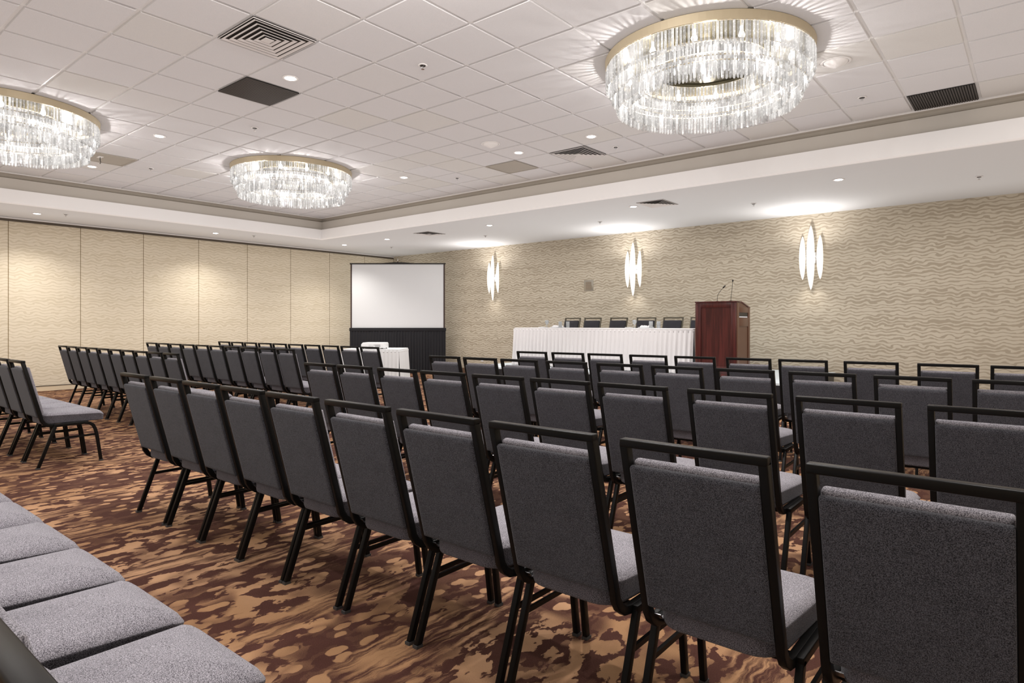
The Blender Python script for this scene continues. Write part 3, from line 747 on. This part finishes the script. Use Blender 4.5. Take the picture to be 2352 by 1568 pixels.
# ------------------------------------------------------------------ chandeliers
def prism(mb, x, y, z0, z1, r, ang):
    p = [(x + r * cos(ang + 2 * pi * k / 3), y + r * sin(ang + 2 * pi * k / 3)) for k in range(3)]
    q = [(x + (a - x) * .35, y + (b - y) * .35) for a, b in p]
    vs = [(a, b, z1 - .006) for a, b in p] + [(a, b, z0 + .012) for a, b in p] + [(a, b, z0) for a, b in q] + [(a, b, z1) for a, b in q]
    mb.add(vs, [(0, 1, 4, 3), (1, 2, 5, 4), (2, 0, 3, 5), (3, 4, 7, 6), (4, 5, 8, 7), (5, 3, 6, 8), (6, 7, 8), (9, 10, 1, 0), (10, 11, 2, 1), (11, 9, 0, 2), (11, 10, 9)])
cm_long = None
def chandelier(cx, cy, label, hidden=False):
    global cm_long
    r = tag(empty('chandelier', (cx, cy, HT)), label, 'chandelier', 'ring-shaped crystal chandeliers')
    MB().lathe([(.50, 0), (.905, 0), (.912, -.005), (.905, -.075), (.895, -.078), (.89, -.04)], n=96).build('canopy', M['brass'], r)
    MB().lathe([(.89, -.042), (.53, -.042), (.525, -.078), (.515, -.078), (.51, -.02)], n=96).build('lamp_pan', M['dark_brass'], r)
    MB().cyl((0, 0), .51, -.055, -.002, 64).build('centre_plate', M['dark_brass'], r)
    tiers = [(.893, -.075, -.265), (.845, -.20, -.355), (.795, -.30, -.468), (.525, -.075, -.265), (.60, -.20, -.355), (.69, -.30, -.455)]
    m = MB()
    for R, z1, z0 in tiers: m.lathe([(R - .004, z1 - .004), (R + .004, z1 - .004), (R + .004, z1 + .004), (R - .004, z1 + .004)], n=96, closed=True)
    m.build('tier_ring', M['brass'], r)
    # lowest outer tier: the hundred crystals nearest the camera are parts of their own
    rnd = random.Random(int(cx * 100))
    rest = MB()
    camang = math.atan2(-cy, -cx)
    first_c = None; cnt = 0
    for ti, (R, z1, z0) in enumerate(tiers):
        n = int(2 * pi * R / .031)
        order = sorted(range(n), key=lambda k: -cos(2 * pi * k / n - camang)) if ti in (0,) else range(n)
        for idx, k in enumerate(order):
            a = 2 * pi * k / n; rr = R + rnd.uniform(-.004, .004)
            x, y = rr * cos(a), rr * sin(a)
            if ti == 0 and idx < 100:
                if cm_long is None:
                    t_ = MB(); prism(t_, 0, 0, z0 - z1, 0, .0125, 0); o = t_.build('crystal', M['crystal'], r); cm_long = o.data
                else:
                    o = bpy.data.objects.new('crystal', cm_long); COL.objects.link(o); o.parent = r
                o.location = (x, y, z1); o.rotation_euler = (0, 0, a + rnd.uniform(-.5, .5)); cnt += 1
            else:
                prism(rest, x, y, z0 + rnd.uniform(-.004, .004), z1, .0125, a + rnd.uniform(-.5, .5))
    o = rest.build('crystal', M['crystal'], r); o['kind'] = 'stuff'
    for k in range(12):
        a = 2 * pi * (k + .5) / 12
        b = MB().lathe([(.001, -.15), (.018, -.14), (.026, -.115), (.018, -.09), (.012, -.075), (.012, -.03)], n=12).build('bulb', M['bulb'], r, smooth=True, loc=(.71 * cos(a), .71 * sin(a), 0))
    return r
chandelier(-2.325, 5.60, 'big crystal ring chandelier over the lectern-side chairs, between two round ceiling speakers')
chandelier(-9.08, 5.56, 'crystal ring chandelier nearest the projection screen corner of the tiled ceiling')
chandelier(-9.08, 1.93, 'crystal ring chandelier with a dark hook beside it, over the partition-side chairs')

# ------------------------------------------------------------------ wall sconces and plates
def mk_sconce():
    r = tag(empty('wall_sconce'), 'x', 'wall lamp')
    MB().box(-.07, .07, -.02, 0, -.10, .10).build('backplate', M['steel'], r, bevel=.004)
    MB().tube([(0, 0, 0), (0, -.07, 0)], .012, 10).build('arm', M['steel'], r)
    MB().tube([(-.17, -.06, 0), (.195, -.06, 0)], .009, 10).build('crossbar', M['steel'], r)
    for (x, h, w, y) in ((0, .578, .070, -.115), (-.148, .394, .055, -.085), (.148, .394, .055, -.085)):
        m = MB(); N = 26; vs = []; K = 6
        for i in range(N + 1):
            t = -cos(pi * i / N); hw = w * (max(0, 1 - abs(t) ** 2.1)) ** .62
            for k in range(K + 1):
                s = -1 + 2 * k / K
                vs.append((hw * s, -(.016 * (1 - s * s)) + .03 * t * t, h * t))
        fs = [(i * (K + 1) + k, i * (K + 1) + k + 1, (i + 1) * (K + 1) + k + 1, (i + 1) * (K + 1) + k) for i in range(N) for k in range(K)]
        m.add(vs, fs); o = m.build('glass_shade', M['sconce'], r, smooth=True, loc=(x, y, 0))
        md = o.modifiers.new('s', 'SOLIDIFY'); md.thickness = .006
    return r
SC = [((-10.745, YB, 2.462), 'lit three-blade glass wall sconce nearest the projection screen'),
      ((-6.725, YB, 2.469), 'lit three-blade glass wall sconce above the head table'),
      ((-3.14, YB, 2.482), 'lit three-blade glass wall sconce right of the lectern')]
place_sets(mk_sconce, SC, 'wall sconces on the back wall')
wp = tag(empty('wall_louvre', (-7.91, YB, 2.165)), 'small brushed louvred wall plate between the left and middle sconces', 'wall plate')
MB().box(-.125, .125, -.006, 0, -.125, .125).build('plate', simple('brushed_plate', (.45, .42, .36), .3, .7), wp, bevel=.002)
m = MB()
for k in range(8): m.box(-.075, .075, -.014, -.006, -.09 + k * .0225, -.076 + k * .0225)
m.build('louvre', M['taupe'], wp)
ot = tag(empty('wall_outlet', (-11.19, YB, .33)), 'small white wall outlet low on the back wall right of the screen', 'outlet')
MB().box(-.04, .04, -.006, 0, -.03, .03).build('cover', M['white_plastic'], ot, bevel=.002)
m = MB(); m.box(-.022, -.016, -.007, -.005, -.01, .01); m.box(.016, .022, -.007, -.005, -.01, .01); m.build('socket', M['black'], ot)

# ------------------------------------------------------------------ lights
def lamp(kind, loc, e, col=(1, .97, .94), **kw):
    d = bpy.data.lights.new(kind.lower() + '_light', kind); d.energy = e; d.color = col
    for k, v in kw.items(): setattr(d, k, v)
    o = bpy.data.objects.new('lamp_light', d); COL.objects.link(o); o.location = loc; return o
E_CH, E_DL, E_SC = 25., 150., 9.
for (cx, cy) in ((-2.325, 5.60), (-9.08, 5.56), (-9.08, 1.93), (-2.325, 1.93)):
    for k in range(8):
        a = 2 * pi * (k + .5) / 8
        lamp('POINT', (cx + .71 * cos(a), cy + .71 * sin(a), HT - .20), E_CH, (1, .97, .95), shadow_soft_size=.02)
dls = [l for l, _ in DL] + [(-2.6, 3.457, HT), (-8.75, 0, HT), (-5.68, 0, HT), (-2.6, 0, HT), (.3, 3.457, HT), (.3, 7.0, HT), (-13.88, .2, HS)]
for (x, y, z) in dls:
    lamp('SPOT', (x, y, z - .03), E_DL, (1, .96, .90) if x < -12 else (1, .97, .95), spot_size=radians(125), spot_blend=.9, shadow_soft_size=.05)
for (x, y, z), _ in SC:
    lamp('POINT', (x, y - .05, z), E_SC * .12, (1, .94, .86), shadow_soft_size=.03)
    o = lamp('SPOT', (x, y - .55, z - .05), E_SC * 7., (1, .98, .97), spot_size=radians(150), spot_blend=1., shadow_soft_size=.06)
    o.rotation_euler = (pi, 0, 0)
    lamp('SPOT', (x, y - .22, z - .42), E_SC * 1., (1, .96, .90), spot_size=radians(140), spot_blend=1., shadow_soft_size=.06)
w = bpy.data.worlds.new('world'); S.world = w; w.use_nodes = True
w.node_tree.nodes['Background'].inputs[0].default_value = (1, .97, .96, 1); w.node_tree.nodes['Background'].inputs[1].default_value = .19

# ------------------------------------------------------------------ camera
cd = bpy.data.cameras.new('camera'); cam = bpy.data.objects.new('camera', cd); COL.objects.link(cam)
cam.location = (0, 0, CZ); cam.rotation_euler = (radians(90), 0, .68952)
cd.sensor_width = 36; cd.sensor_fit = 'HORIZONTAL'; cd.lens = 1462.8 / 2352 * 36
cd.shift_y = -41.64 / 2352; cd.clip_start = .02; cd.clip_end = 100
S.camera = cam
S.view_settings.view_transform = 'Standard'; S.view_settings.look = 'None'; S.view_settings.exposure = 0.; S.view_settings.gamma = 1.
try:
    w.light_settings.distance = 1.2; w.light_settings.ao_factor = .50
    S.cycles.use_fast_gi = True; S.cycles.fast_gi_method = 'ADD'
    S.cycles.max_bounces = 6; S.cycles.diffuse_bounces = 3; S.cycles.adaptive_threshold = .02; S.cycles.transparent_max_bounces = 24
    S.cycles.sample_clamp_indirect = 4.; S.cycles.caustics_reflective = False; S.cycles.caustics_refractive = False
except Exception: pass
